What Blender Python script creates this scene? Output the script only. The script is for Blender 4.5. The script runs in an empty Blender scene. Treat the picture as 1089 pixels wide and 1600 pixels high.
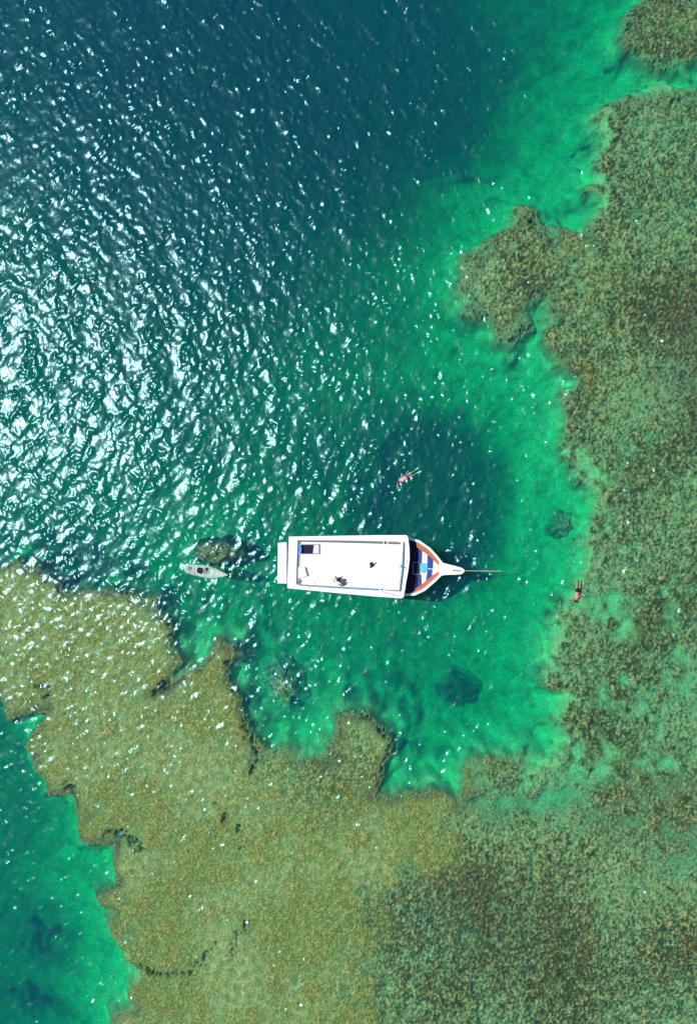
import bpy, bmesh, math, random
import numpy as np
from mathutils import Vector

# ------------------------------------------------------------------ camera, sky, sun, exposure
SC = bpy.context.scene
H = 60.0            # drone height above the water
S = 0.052           # metres per photograph pixel at water level

cam_d = bpy.data.cameras.new("camera")
cam = bpy.data.objects.new("camera", cam_d)
SC.collection.objects.link(cam)
cam.location = (0, 0, H)
cam.rotation_euler = (0, 0, 0)
cam_d.sensor_fit = 'VERTICAL'
cam_d.sensor_height = 24.0
cam_d.lens = 24.0 * H / (1600 * S)
cam_d.clip_end = 3000
SC.camera = cam

SUN_EL = math.radians(62)
sun_vec = Vector((-0.95, 0.29, 0)).normalized() * math.cos(SUN_EL)
sun_vec.z = math.sin(SUN_EL)            # direction towards the sun
sd = bpy.data.lights.new("sun", 'SUN')
sd.energy = 4.2
sd.angle = math.radians(0.5)
sd.color = (1.0, 0.97, 0.92)
sun = bpy.data.objects.new("sun", sd)
SC.collection.objects.link(sun)
sun.rotation_euler = sun_vec.to_track_quat('Z', 'Y').to_euler()
sun.location = (-20, 8, 50)

w = bpy.data.worlds.new("World")
SC.world = w
w.use_nodes = True
nt = w.node_tree
sky = nt.nodes.new('ShaderNodeTexSky')
sky.sky_type = 'NISHITA'
sky.sun_disc = False
sky.sun_elevation = SUN_EL
sky.sun_rotation = math.atan2(sun_vec.x, sun_vec.y)
nt.links.new(sky.outputs[0], nt.nodes['Background'].inputs[0])
nt.nodes['Background'].inputs[1].default_value = 0.10

SC.view_settings.view_transform = 'Standard'
SC.view_settings.look = 'None'
SC.view_settings.gamma = 1
SC.view_settings.exposure = 0.0
SC.cycles.use_denoising = True
SC.cycles.max_bounces = 8
SC.cycles.transparent_max_bounces = 8
SC.cycles.volume_bounces = 0
SC.cycles.sample_clamp_indirect = 4.0

C = SC.collection
rnd = random.Random(7)


def P(u, v, z=0.0):
    """photograph pixel (1089x1600) to the place at height z that shows there"""
    k = S * (H - z) / H
    return ((u - 544.5) * k, (800 - v) * k, z)


# ------------------------------------------------------------------ noise fields (periodic tiles)
TN, TS = 1024, 0.09                     # tile of 1024 cells, 0.09 m each


def band(l0, l1, seed, aniso=None):
    """band-limited random field with wavelengths l0..l1 metres, unit deviation"""
    r = np.random.RandomState(seed)
    f = np.fft.fftfreq(TN, TS)
    fx, fy = np.meshgrid(f, f)
    if aniso:
        a, kx = aniso
        ca, sa = math.cos(a), math.sin(a)
        rx, ry = fx * ca + fy * sa, -fx * sa + fy * ca
        k = np.sqrt((rx) ** 2 + (ry * kx) ** 2)
    else:
        k = np.sqrt(fx * fx + fy * fy)
    k[0, 0] = 1e-9
    lk = np.log(1 / k)
    c, wd = 0.5 * (math.log(l0) + math.log(l1)), 0.5 * (math.log(l1) - math.log(l0))
    amp = np.exp(-((lk - c) / wd) ** 2) / k
    ph = np.exp(2j * np.pi * r.rand(TN, TN))
    n = np.real(np.fft.ifft2(amp * ph * TN * TN))
    return ((n - n.mean()) / n.std()).astype(np.float32)


def waves():
    """directional wind waves; height in metres"""
    r = np.random.RandomState(11)
    f = np.fft.fftfreq(TN, TS) * 2 * np.pi
    kx, ky = np.meshgrid(f, f)
    k = np.sqrt(kx * kx + ky * ky)
    k[0, 0] = 1e-9
    th = np.arctan2(ky, kx)
    out = np.zeros((TN, TN))
    for (lc, wd, slope, dr, sp) in ((3.2, .40, .042, math.radians(6), 5),
                                    (1.3, .48, .062, math.radians(34), 6),
                                    (1.4, .48, .075, math.radians(-38), 6),
                                    (0.62, .50, .130, math.radians(40), 5),
                                    (0.64, .50, .150, math.radians(-42), 5),
                                    (0.58, .45, .065, math.radians(0), 3),
                                    (0.34, .30, .110, math.radians(10), 1.2)):
        lam = 2 * np.pi / k
        a = np.exp(-(np.log(lam / lc) / wd) ** 2) / k ** 2
        a *= np.abs(np.cos(0.5 * (th - dr))) ** (2 * sp) + .03
        z = np.fft.ifft2(a * np.exp(2j * np.pi * r.rand(TN, TN))) * TN * TN
        h = np.real(z)
        sx = np.real(np.fft.ifft2(np.fft.fft2(h) * 1j * kx))
        sy = np.real(np.fft.ifft2(np.fft.fft2(h) * 1j * ky))
        rms = math.sqrt((sx ** 2 + sy ** 2).mean())
        if lc < 1:       # gusts: small waves come in patches and ride the crests of the longer ones
            g = np.roll(out, 3, 1)
            g = (g - g.mean()) / g.std()
            h = h * np.clip(.75 + .35 * g + .45 * np.roll(band(1.0, 3.0, 77), int(lc * 100), 0), .25, 1.7)
        out += h * (slope / rms)
    return out.astype(np.float32)


def samp(tile, x, y):
    """bilinear periodic lookup of a tile at world x, y"""
    fx, fy = x / TS, y / TS
    ix, iy = np.floor(fx).astype(np.int64), np.floor(fy).astype(np.int64)
    tx, ty = fx - ix, fy - iy
    i0, i1, j0, j1 = ix % TN, (ix + 1) % TN, iy % TN, (iy + 1) % TN
    return (tile[j0, i0] * (1 - tx) * (1 - ty) + tile[j0, i1] * tx * (1 - ty)
            + tile[j1, i0] * (1 - tx) * ty + tile[j1, i1] * tx * ty)


def sm(a, b, x):
    t = np.clip((x - a) / (b - a), 0, 1)
    return t * t * (3 - 2 * t)


def axis(half, step, far, n=34):
    core = np.arange(-half, half + step / 2, step)
    g = (far - half) ** (np.linspace(0, 1, n + 1)[1:])
    g = half + step * 1.3 + (far - half) * (np.linspace(0, 1, n + 1)[1:]) ** 3.2
    return np.concatenate([-g[::-1], core, g])


def grid_mesh(name, X, Y, Z, quads=True):
    ny, nx = X.shape
    co = np.stack([X, Y, Z], -1).reshape(-1, 3).astype(np.float32)
    idx = np.arange(nx * ny).reshape(ny, nx)
    q = np.stack([idx[:-1, :-1], idx[:-1, 1:], idx[1:, 1:], idx[1:, :-1]], -1).reshape(-1, 4)
    me = bpy.data.meshes.new(name)
    me.vertices.add(len(co))
    me.vertices.foreach_set('co', co.ravel())
    me.loops.add(q.size)
    me.loops.foreach_set('vertex_index', q.ravel().astype(np.int32))
    me.polygons.add(len(q))
    me.polygons.foreach_set('loop_start', (np.arange(len(q)) * 4).astype(np.int32))
    me.polygons.foreach_set('loop_total', np.full(len(q), 4, np.int32))
    me.polygons.foreach_set('use_smooth', np.ones(len(q), bool))
    me.update(calc_edges=True)
    return me


def paint(me, col, name='tint'):
    """per-vertex surface colour, painted caustic mottling and pit shade included"""
    at = me.color_attributes.new(name, 'FLOAT_COLOR', 'POINT')
    c = np.ones((len(me.vertices), 4), np.float32)
    c[:, :3] = col.reshape(-1, 3)
    at.data.foreach_set('color', c.ravel())


# ------------------------------------------------------------------ materials
def mat(name, col, rough=.6, metal=0., bump=0., bscale=8., vary=0., vscale=3., spec=.5):
    m = bpy.data.materials.new(name)
    m.use_nodes = True
    n, l = m.node_tree.nodes, m.node_tree.links
    b = n['Principled BSDF']
    b.inputs['Base Color'].default_value = (*col, 1)
    b.inputs['Roughness'].default_value = rough
    b.inputs['Metallic'].default_value = metal
    b.inputs['Specular IOR Level'].default_value = spec if max(col) > .2 else .12
    tc = n.new('ShaderNodeTexCoord')
    if vary:
        t = n.new('ShaderNodeTexNoise')
        t.inputs['Scale'].default_value = vscale
        t.inputs['Detail'].default_value = 6
        l.new(tc.outputs['Object'], t.inputs['Vector'])
        r = n.new('ShaderNodeValToRGB')
        r.color_ramp.elements[0].position = .3
        r.color_ramp.elements[1].position = .7
        r.color_ramp.elements[0].color = (*[c * (1 - vary) for c in col], 1)
        r.color_ramp.elements[1].color = (*[min(1, c * (1 + vary * .6)) for c in col], 1)
        l.new(t.outputs['Fac'], r.inputs['Fac'])
        l.new(r.outputs['Color'], b.inputs['Base Color'])
    if bump:
        t2 = n.new('ShaderNodeTexNoise')
        t2.inputs['Scale'].default_value = bscale
        t2.inputs['Detail'].default_value = 5
        l.new(tc.outputs['Object'], t2.inputs['Vector'])
        bp = n.new('ShaderNodeBump')
        bp.inputs['Strength'].default_value = bump
        bp.inputs['Distance'].default_value = .05
        l.new(t2.outputs['Fac'], bp.inputs['Height'])
        l.new(bp.outputs['Normal'], b.inputs['Normal'])
    return m


def tint_mat(name, fine=14., amt=.5, bump=.6):
    """surface colour from its own per-vertex tint, broken up by fine procedural growth"""
    m = bpy.data.materials.new(name)
    m.use_nodes = True
    n, l = m.node_tree.nodes, m.node_tree.links
    b = n['Principled BSDF']
    b.inputs['Roughness'].default_value = .95
    b.inputs['Specular IOR Level'].default_value = .1
    a = n.new('ShaderNodeAttribute')
    a.attribute_name = 'tint'
    tc = n.new('ShaderNodeTexCoord')
    t = n.new('ShaderNodeTexNoise')
    t.inputs['Scale'].default_value = fine
    t.inputs['Detail'].default_value = 4
    t.inputs['Roughness'].default_value = .7
    l.new(tc.outputs['Object'], t.inputs['Vector'])
    mr = n.new('ShaderNodeMapRange')
    mr.inputs[1].default_value = .3
    mr.inputs[2].default_value = .7
    mr.inputs[3].default_value = 1 - amt
    mr.inputs[4].default_value = 1 + amt
    l.new(t.outputs['Fac'], mr.inputs[0])
    mx = n.new('ShaderNodeVectorMath')
    mx.operation = 'SCALE'
    l.new(a.outputs['Color'], mx.inputs[0])
    l.new(mr.outputs[0], mx.inputs['Scale'])
    l.new(mx.outputs[0], b.inputs['Base Color'])
    bp = n.new('ShaderNodeBump')
    bp.inputs['Strength'].default_value = bump
    bp.inputs['Distance'].default_value = .06
    l.new(t.outputs['Fac'], bp.inputs['Height'])
    l.new(bp.outputs['Normal'], b.inputs['Normal'])
    return m


def water_mat():
    m = bpy.data.materials.new('sea_water')
    m.use_nodes = True
    n, l = m.node_tree.nodes, m.node_tree.links
    n.remove(n['Principled BSDF'])
    out = n['Material Output']
    tr = n.new('ShaderNodeBsdfTransparent')
    gl = n.new('ShaderNodeBsdfGlossy')
    gl.inputs['Roughness'].default_value = .21
    gl.inputs['Color'].default_value = (.48, .90, 1, 1)
    mx = n.new('ShaderNodeMixShader')
    fr = n.new('ShaderNodeFresnel')
    fr.inputs['IOR'].default_value = 1.44
    tc = n.new('ShaderNodeTexCoord')
    t = n.new('ShaderNodeTexNoise')
    t.inputs['Scale'].default_value = 5.5
    t.inputs['Detail'].default_value = 3
    t.inputs['Roughness'].default_value = .55
    mp = n.new('ShaderNodeMapping')
    mp.inputs['Scale'].default_value = (1.3, .8, 1)
    l.new(tc.outputs['Object'], mp.inputs['Vector'])
    l.new(mp.outputs[0], t.inputs['Vector'])
    bp = n.new('ShaderNodeBump')
    bp.inputs['Strength'].default_value = 1.0
    bp.inputs['Distance'].default_value = .014
    l.new(t.outputs['Fac'], bp.inputs['Height'])
    l.new(bp.outputs['Normal'], gl.inputs['Normal'])
    l.new(bp.outputs['Normal'], fr.inputs['Normal'])
    mn = n.new('ShaderNodeMath')
    mn.operation = 'MINIMUM'
    mn.inputs[1].default_value = .09
    l.new(fr.outputs[0], mn.inputs[0])
    l.new(mn.outputs[0], mx.inputs[0])
    l.new(tr.outputs[0], mx.inputs[1])
    l.new(gl.outputs[0], mx.inputs[2])
    l.new(mx.outputs[0], out.inputs['Surface'])
    # water body: scattering b and extinction c per metre
    b = (.001, .030, .077)
    c = (.80, .118, .180)
    vs = n.new('ShaderNodeVolumeScatter')
    vs.inputs['Color'].default_value = (b[0] / .2, b[1] / .2, b[2] / .2, 1)
    vs.inputs['Density'].default_value = .2
    va = n.new('ShaderNodeVolumeAbsorption')
    # scatter node contributes only its scattering; absorption node adds the rest
    ab = [c[i] - b[i] for i in range(3)]
    D = 1.0
    va.inputs['Color'].default_value = (*[1 - ab[i] / D for i in range(3)], 1)
    va.inputs['Density'].default_value = D
    ad = n.new('ShaderNodeAddShader')
    l.new(vs.outputs[0], ad.inputs[0])
    l.new(va.outputs[0], ad.inputs[1])
    l.new(ad.outputs[0], out.inputs['Volume'])
    m.cycles.homogeneous_volume = True
    return m


# ------------------------------------------------------------------ seabed
REEF = [(1250, -150), (1012, -150), (1010, 0), (990, 22), (975, 45), (972, 55), (985, 75), (1010, 95), (1035, 108), (1052, 98), (1075, 92),
        (1250, 88), (1250, 138), (1089, 150), (1055, 140), (1040, 130), (1020, 145), (985, 155), (955, 163), (932, 177), (942, 195),
        (948, 215), (944, 240), (934, 262), (931, 292), (945, 317), (930, 345), (914, 372), (896, 364), (873, 361), (842, 363), (838, 331),
        (812, 326), (797, 357), (760, 385), (728, 396), (721, 410), (732, 432), (713, 460), (724, 479), (746, 485), (763, 501),
        (776, 520), (798, 537), (829, 515), (815, 490), (834, 465), (856, 462), (861, 493), (857, 534), (873, 562), (892, 575),
        (898, 600), (886, 610), (884, 655), (896, 715), (921, 743), (938, 776), (932, 806), (918, 848), (921, 889), (916, 905),
        (908, 932), (880, 968), (863, 1020), (858, 1056), (883, 1084), (880, 1125), (886, 1160), (872, 1195), (839, 1205),
        (812, 1190), (781, 1188), (740, 1193), (726, 1232), (720, 1265), (699, 1248), (693, 1237), (674, 1237), (646, 1240),
        (605, 1245), (586, 1245), (586, 1230), (597, 1205), (608, 1177), (609, 1150), (591, 1133), (575, 1119), (550, 1117),
        (531, 1120), (527, 1147), (515, 1183), (483, 1187), (448, 1175), (412, 1175), (404, 1163), (385, 1147), (385, 1128),
        (377, 1096), (365, 1080), (357, 1049), (365, 1029), (365, 1009), (345, 1005), (325, 1021), (313, 1045), (294, 1053),
        (270, 1057), (262, 1070), (243, 1084), (262, 1066), (278, 1043), (281, 1026), (270, 1004), (264, 974), (248, 960), (242, 941),
        (220, 935), (198, 930), (176, 922), (154, 922), (129, 924), (105, 927), (91, 911), (72, 902), (55, 886), (41, 889),
        (25, 872), (5, 886), (-150, 870), (-150, 1085), (0, 1078), (11, 1105), (17, 1122), (41, 1116), (77, 1111), (77, 1127),
        (55, 1141), (45, 1168), (59, 1199), (73, 1215), (76, 1240), (102, 1240), (116, 1237), (118, 1259), (132, 1279),
        (124, 1298), (125, 1314), (157, 1314), (179, 1320), (182, 1350), (183, 1366), (180, 1388), (156, 1404), (159, 1415),
        (174, 1421), (176, 1462), (202, 1479), (207, 1512), (213, 1539), (210, 1575), (183, 1580), (177, 1600), (165, 1760),
        (1250, 1760)]
# how deep the bare bottom lies, every 100 photograph pixels (rows v = 0..1600, columns u = 0..1100)
DEPTH = [
    [13, 14, 15, 15, 15, 14, 13, 12, 8.5, 5.5, 3.2, 2.5],
    [12, 13, 14, 14, 14, 14, 13, 12, 8.5, 4.0, 2.6, 2.0],
    [11, 12, 13, 13, 13, 13, 12, 10, 5.2, 3.2, 2.2, 2.0],
    [10, 11, 12, 12, 12, 11, 9.5, 5.6, 3.5, 2.6, 2.0, 2.0],
    [9.5, 10, 11, 11, 11, 9.5, 7.5, 4.2, 3.0, 2.4, 2.0, 2.0],
    [9.0, 9.5, 10, 10, 9.5, 8.0, 6.5, 4.2, 2.8, 2.2, 2.0, 2.0],
    [8.5, 8.5, 9.0, 9.0, 8.0, 7.0, 6.0, 4.4, 2.9, 2.2, 2.0, 2.0],
    [8.0, 8.0, 8.0, 8.0, 7.5, 8.0, 8.6, 8.0, 3.1, 2.2, 2.0, 2.0],
    [7.5, 7.5, 7.0, 6.0, 5.5, 7.0, 8.6, 7.8, 3.3, 2.5, 2.0, 2.0],
    [8.5, 9.0, 7.5, 5.2, 5.4, 5.4, 6.0, 6.2, 3.7, 2.5, 1.8, 1.6],
    [8.0, 8.0, 6.5, 4.2, 4.5, 4.8, 5.0, 4.8, 3.6, 2.2, 1.6, 1.4],
    [7.5, 7.0, 4.5, 2.8, 2.8, 3.3, 4.4, 4.6, 3.5, 2.2, 1.4, 1.3],
    [6.6, 5.0, 3.3, 2.5, 2.2, 2.2, 2.8, 2.6, 2.2, 1.6, 1.3, 1.3],
    [6.2, 4.2, 2.9, 2.5, 2.2, 2.2, 2.2, 2.2, 1.6, 1.5, 1.3, 1.3],
    [6.0, 3.8, 2.6, 2.5, 2.2, 2.2, 2.2, 2.2, 2.2, 1.8, 1.3, 1.3],
    [6.0, 3.8, 2.2, 2.2, 2.2, 2.2, 2.2, 2.2, 2.2, 1.8, 1.3, 1.3],
    [6.0, 3.8, 2.2, 2.2, 2.2, 2.2, 2.2, 2.2, 2.2, 1.8, 1.3, 1.3]]


def sdf_grid(poly, u0, v0, st, nu, nv):
    U, V = np.meshgrid(u0 + st * np.arange(nu), v0 + st * np.arange(nv))
    d2 = np.full(U.shape, 1e12)
    ins = np.zeros(U.shape, bool)
    n = len(poly)
    for i in range(n):
        ax, ay = poly[i]
        bx, by = poly[(i + 1) % n]
        ex, ey = bx - ax, by - ay
        t = np.clip(((U - ax) * ex + (V - ay) * ey) / (ex * ex + ey * ey + 1e-9), 0, 1)
        d2 = np.minimum(d2, (U - ax - t * ex) ** 2 + (V - ay - t * ey) ** 2)
        if ay != by:
            c = ((ay > V) != (by > V)) & (U < (bx - ax) * (V - ay) / (by - ay) + ax)
            ins ^= c
    d = np.sqrt(d2)
    return np.where(ins, -d, d).astype(np.float32)


def look(G, u0, v0, st, u, v):
    nv, nu = G.shape
    fu, fv = np.clip((u - u0) / st, 0, nu - 1.001), np.clip((v - v0) / st, 0, nv - 1.001)
    i, j = fu.astype(int), fv.astype(int)
    a, b = fu - i, fv - j
    return G[j, i] * (1 - a) * (1 - b) + G[j, i + 1] * a * (1 - b) + G[j + 1, i] * (1 - a) * b + G[j + 1, i + 1] * a * b


N_big = band(6, 18, 1)
N_mid = band(1.6, 4.5, 2)
N_sml = band(.6, 1.5, 3)
N_fin = band(.22, .6, 4)
N_mic = band(.19, .32, 5)
N_fin2 = band(.25, .7, 6)
N_mid2 = band(1.2, 3.2, 8)

ax_x, ax_y = axis(31.5, .09, 420), axis(45.5, .09, 420)
X, Y = np.meshgrid(ax_x, ax_y)
u = 544.5 + X / S / 1.01
v = 800 - Y / S / 1.01
nb, nm, ns, nf, nmi = (samp(t, X, Y) for t in (N_big, N_mid, N_sml, N_fin, N_mic))
nf2, nm2 = samp(N_fin2, X, Y), samp(N_mid2, X, Y)
wn = np.random.RandomState(5).standard_normal(X.shape).astype(np.float32)

Gs = sdf_grid(REEF, -160, -160, 3, 480, 646)
d_reef = look(Gs, -160, -160, 3, u, v)          # photograph pixels, negative on the reef
# smooth interpolation of the depth table
tab = np.array(DEPTH, np.float32)


def cubic_up(T, k):
    def up(A, k):
        n = A.shape[0]
        t = np.linspace(0, n - 1, (n - 1) * k + 1)
        i = np.minimum(t.astype(int), n - 2)
        f = (t - i)[:, None]
        g = lambda q: A[np.clip(i + q, 0, n - 1)]
        p0, p1, p2, p3 = g(-1), g(0), g(1), g(2)
        return .5 * ((2 * p1) + (-p0 + p2) * f + (2 * p0 - 5 * p1 + 4 * p2 - p3) * f ** 2 + (-p0 + 3 * p1 - 3 * p2 + p3) * f ** 3)
    return up(up(T, k).T, k).T


tab = cubic_up(tab, 10)
ud, vd = 544.5 + X / S / 1.05, 800 - Y / S / 1.05
wob = nb * 12 + nm * 5
depth = look(tab, 0, 0, 10, ud + wob, vd + samp(N_big, X + 37, Y + 11) * 12)


def blob(cu, cv, ru, rv, p=2.0, U=None, V=None, rot=0.):
    U = u if U is None else U
    V = v if V is None else V
    c, s = math.cos(rot), math.sin(rot)
    a = ((U - cu) * c + (V - cv) * s) / ru
    b = (-(U - cu) * s + (V - cv) * c) / rv
    return np.exp(-(a * a + b * b) ** (p / 2))


# a drowned hollow under and above the bow
hol = sm(0, 1, 1.15 * blob(695, 790, 100, 118, 3.4, ud + nb * 6, vd + nb * 5))
depth = depth + hol * np.maximum(10.5 - depth, 0) * .95
depth -= blob(345, 868, 95, 50, 3) * np.maximum(depth - 3.6, 0) * .85
bank = np.maximum(d_reef + nm * 2, 0)
bk = .085 - .025 * sm(930, 1000, v) * sm(180, 260, u) + .06 * (1 - sm(200, 260, u)) * (1 - sm(980, 1040, v))
depth -= blob(440, 1070, 85, 62, 3) * np.maximum(depth - 2.2, 0) * .85
d_bank = .65 + bk * bank + .3 * nm2 * sm(4, 22, bank)
depth = -np.log(np.exp(-1.1 * depth) + np.exp(-1.1 * d_bank) + 1e-12) / 1.1 + .12
depth += nm * .06 + ns * .03

# soft (gentle) and hard (walled) parts of the reef edge
soft = np.clip(sm(640, 740, v) * (1 - sm(1185, 1235, v)) * sm(840, 870, u)
               + sm(165, 190, v) * (1 - sm(330, 360, v)) * sm(900, 925, u) + blob(195, 1500, 40, 60)
               + blob(830, 1225, 100, 45) + blob(1040, 118, 60, 34) + .6 * blob(955, 240, 35, 80) + .35 * (1 - sm(1150, 1250, v)) * sm(690, 730, u) + blob(450, 1180, 60, 20) * .6, 0, 1)
dj = d_reef + ns * (2.2 + soft * 5) + nm * (2.5 + soft * 7) + nf * 1.6
reef = 1 - sm(-1.5 - soft * 16, 2.5 + soft * 14, dj)
# sand pockets in the reef
pk = np.zeros_like(X)
for (a, b, c_, d_, s_) in ((952, 950, 34, 22, 1), (975, 985, 20, 22, .75), (915, 1205, 38, 26, 1), (868, 1248, 50, 20, 1),
                           (940, 1190, 30, 25, .7), (1030, 1215, 45, 50, .52), (1060, 1330, 60, 60, .32), (965, 1285, 75, 32, .35), (1055, 960, 30, 60, .25), (1060, 1060, 35, 40, .3), (1075, 128, 40, 11, 1), (1010, 140, 30, 10, .7), (950, 1090, 26, 26, .4),
                           (1000, 1105, 40, 30, .35), (800, 1265, 50, 22, .75), (755, 1245, 26, 26, .6), (940, 790, 14, 50, .4),
                           (1050, 130, 60, 16, .8), (625, 1225, 14, 22, .8), (985, 700, 50, 60, .12), (1075, 1230, 30, 30, .3)):
    pk = np.maximum(pk, s_ * blob(a, b, c_, d_, 2.4, u + ns * 4, v + nm2 * 5))
pk = np.clip(pk * (1 + .45 * nm2 + .25 * ns), 0, 1)
reefm = reef * (1 - pk)

# left (sunlit, yellow) platform against the deeper right side
left = 1 - sm(-60, 60, (u - np.interp(v, [1180, 1290, 1340, 1420, 1600, 1700], [735, 725, 690, 570, 575, 560])) + nm * 20 + nb * 22)
left *= 1 - .75 * blob(510, 1200, 105, 75, 3, u + nm * 14, v + nb * 10)
left *= sm(860, 900, v)
top = .30 * left + np.clip(.40 + .06 * nb + .03 * nm2, .28, 1) * (1 - left) + soft * .12 * (1 - left)
top = top + pk * .35
holes = np.zeros_like(X)


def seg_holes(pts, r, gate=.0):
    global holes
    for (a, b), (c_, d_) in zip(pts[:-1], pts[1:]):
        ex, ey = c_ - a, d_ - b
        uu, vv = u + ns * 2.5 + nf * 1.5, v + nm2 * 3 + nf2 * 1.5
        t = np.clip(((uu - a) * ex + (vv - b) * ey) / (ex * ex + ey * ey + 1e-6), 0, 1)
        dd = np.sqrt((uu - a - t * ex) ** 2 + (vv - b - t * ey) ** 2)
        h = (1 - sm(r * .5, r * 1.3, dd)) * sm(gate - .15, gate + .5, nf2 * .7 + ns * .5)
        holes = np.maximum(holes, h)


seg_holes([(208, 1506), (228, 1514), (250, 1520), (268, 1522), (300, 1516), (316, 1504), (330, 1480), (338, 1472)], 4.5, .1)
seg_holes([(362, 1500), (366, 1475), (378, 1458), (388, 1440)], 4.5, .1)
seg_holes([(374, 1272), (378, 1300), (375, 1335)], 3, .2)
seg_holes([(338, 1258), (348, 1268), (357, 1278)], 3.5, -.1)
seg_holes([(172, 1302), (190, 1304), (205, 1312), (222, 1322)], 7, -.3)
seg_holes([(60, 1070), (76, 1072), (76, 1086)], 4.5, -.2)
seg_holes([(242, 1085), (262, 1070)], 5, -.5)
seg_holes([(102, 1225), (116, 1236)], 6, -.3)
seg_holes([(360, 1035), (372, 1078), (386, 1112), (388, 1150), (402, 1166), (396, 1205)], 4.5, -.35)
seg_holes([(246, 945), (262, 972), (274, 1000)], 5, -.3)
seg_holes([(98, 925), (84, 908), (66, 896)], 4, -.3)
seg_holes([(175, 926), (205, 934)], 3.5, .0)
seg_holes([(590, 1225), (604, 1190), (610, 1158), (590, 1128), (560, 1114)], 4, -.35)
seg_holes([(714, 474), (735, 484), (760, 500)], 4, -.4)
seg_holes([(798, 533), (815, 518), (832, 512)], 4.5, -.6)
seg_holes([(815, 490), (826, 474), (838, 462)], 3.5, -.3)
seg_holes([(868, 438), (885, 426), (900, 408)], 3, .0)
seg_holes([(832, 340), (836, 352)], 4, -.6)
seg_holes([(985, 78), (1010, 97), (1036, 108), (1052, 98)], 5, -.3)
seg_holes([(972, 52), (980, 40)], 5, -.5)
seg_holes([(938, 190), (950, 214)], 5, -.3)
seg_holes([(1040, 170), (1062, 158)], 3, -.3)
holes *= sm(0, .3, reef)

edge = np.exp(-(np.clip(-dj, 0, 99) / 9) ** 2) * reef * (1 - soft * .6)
rough_h = (.040 - .022 * left) * ns + .020 * nf + .010 * nmi
z_reef = -(top + .03 * nm) + rough_h * (1 + .2 * (1 - left)) - holes * .5 - edge * .15
z_sand = -depth
zm = 1 - sm(-2 - soft * 16, 9 + soft * 14, d_reef + nm * (1.5 + soft * 5) + ns * (.8 + soft * 3))
Z = z_sand + (z_reef - z_sand) * zm
far = sm(200, 400, np.maximum(np.abs(X), np.abs(Y)))
Z = np.minimum(Z, -.12)
Z = np.maximum(Z, -18)


def c3(a, b, c_):
    return np.array([a, b, c_], np.float32)


def mixc(A, B, t):
    return A + (B - A) * t[..., None]


sand = c3(.38, .53, .20)
yel = c3(.26, .235, .055)
yel_l = c3(.46, .41, .165)
yel_d = c3(.13, .12, .012)
grn = c3(.22, .25, .07)
grn_l = c3(.43, .375, .150)
grn_d = c3(.048, .048, .006)
rock = c3(.15, .09, .04)
dk = np.zeros_like(X)
for (a, b, c_, d_, s_) in ((1090, 520, 90, 160, .18), (720, 1440, 170, 90, .26), (800, 1540, 200, 90, .14), (905, 700, 40, 50, .12), (1000, 60, 40, 50, .12),
                           (950, 1140, 60, 60, .10), (1040, 1560, 80, 60, .08), (1040, 1230, 90, 80, -.16), (980, 1380, 120, 70, -.12), (1060, 820, 60, 80, -.12), (860, 1230, 50, 40, -.1), (1000, 620, 60, 60, -.08)):
    dk = dk + s_ * blob(a, b, c_, d_, 2, u + nm * 12, v + nm2 * 14)
lit = np.clip(.5 + .28 * ns + .22 * nf + .2 * nmi, 0, 1)  # reef mottling: growth plus caustic light painted into the colour
A = mixc(mixc(yel_d[None, None], yel[None, None], np.clip(.70 + .18 * nf + .20 * nmi + .26 * wn + .08 * nm, 0, 1)),
         yel_l[None, None], np.clip(.22 * nf2 + .2 * nmi + .2 * wn + .1 * ns, 0, 1))
A = mixc(A, mixc(grn[None, None], grn_l[None, None], lit), np.clip(.28 + .12 * nm + .34 * nb + .16 * wn + .14 * nf2, 0, .85))
B = mixc(grn_d[None, None], grn_l[None, None], sm(-.25, 1.3, .42 + .21 * nf + .21 * nf2 + .18 * nmi + .26 * wn + .15 * ns + .10 * nm2 + .17 * nb - dk))
yb = np.zeros_like(X)
for (a, b, c_, d_) in ((880, 395, 34, 26), (945, 440, 30, 16), (1045, 155, 14, 10), (915, 590, 22, 22), (1060, 40, 22, 18), (597, 1163, 10, 14),
                       (570, 1270, 120, 60), (520, 1500, 70, 90)):
    yb = np.maximum(yb, blob(a, b, c_, d_, 2, u + ns * 6, v + nm2 * 8))
B = mixc(B, A * .9, np.clip(yb * .6, 0, 1))
br = np.clip(blob(1085, 540, 60, 110) * .6 + blob(760, 1430, 160, 70) * .35 + blob(690, 1370, 60, 30) * .3, 0, 1)
B = mixc(B, c3(.14, .10, .045)[None, None] * (1 + .4 * nf[..., None]), br)
R = mixc(B, A, left)
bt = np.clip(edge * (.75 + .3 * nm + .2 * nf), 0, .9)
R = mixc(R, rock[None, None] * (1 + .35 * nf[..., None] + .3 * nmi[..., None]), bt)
R = mixc(R, c3(.055, .05, .03)[None, None], np.clip(holes, 0, .7))  # dark rock in the pits, their shade deepened in the colour
sd_ = sand[None, None] * np.clip(1 + .07 * nm + .05 * nf + .07 * ns + .07 * nm2, .6, 1.35)[..., None]  # sand ripples and caustic light painted in as mottled albedo
weed = np.zeros_like(X)
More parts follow.
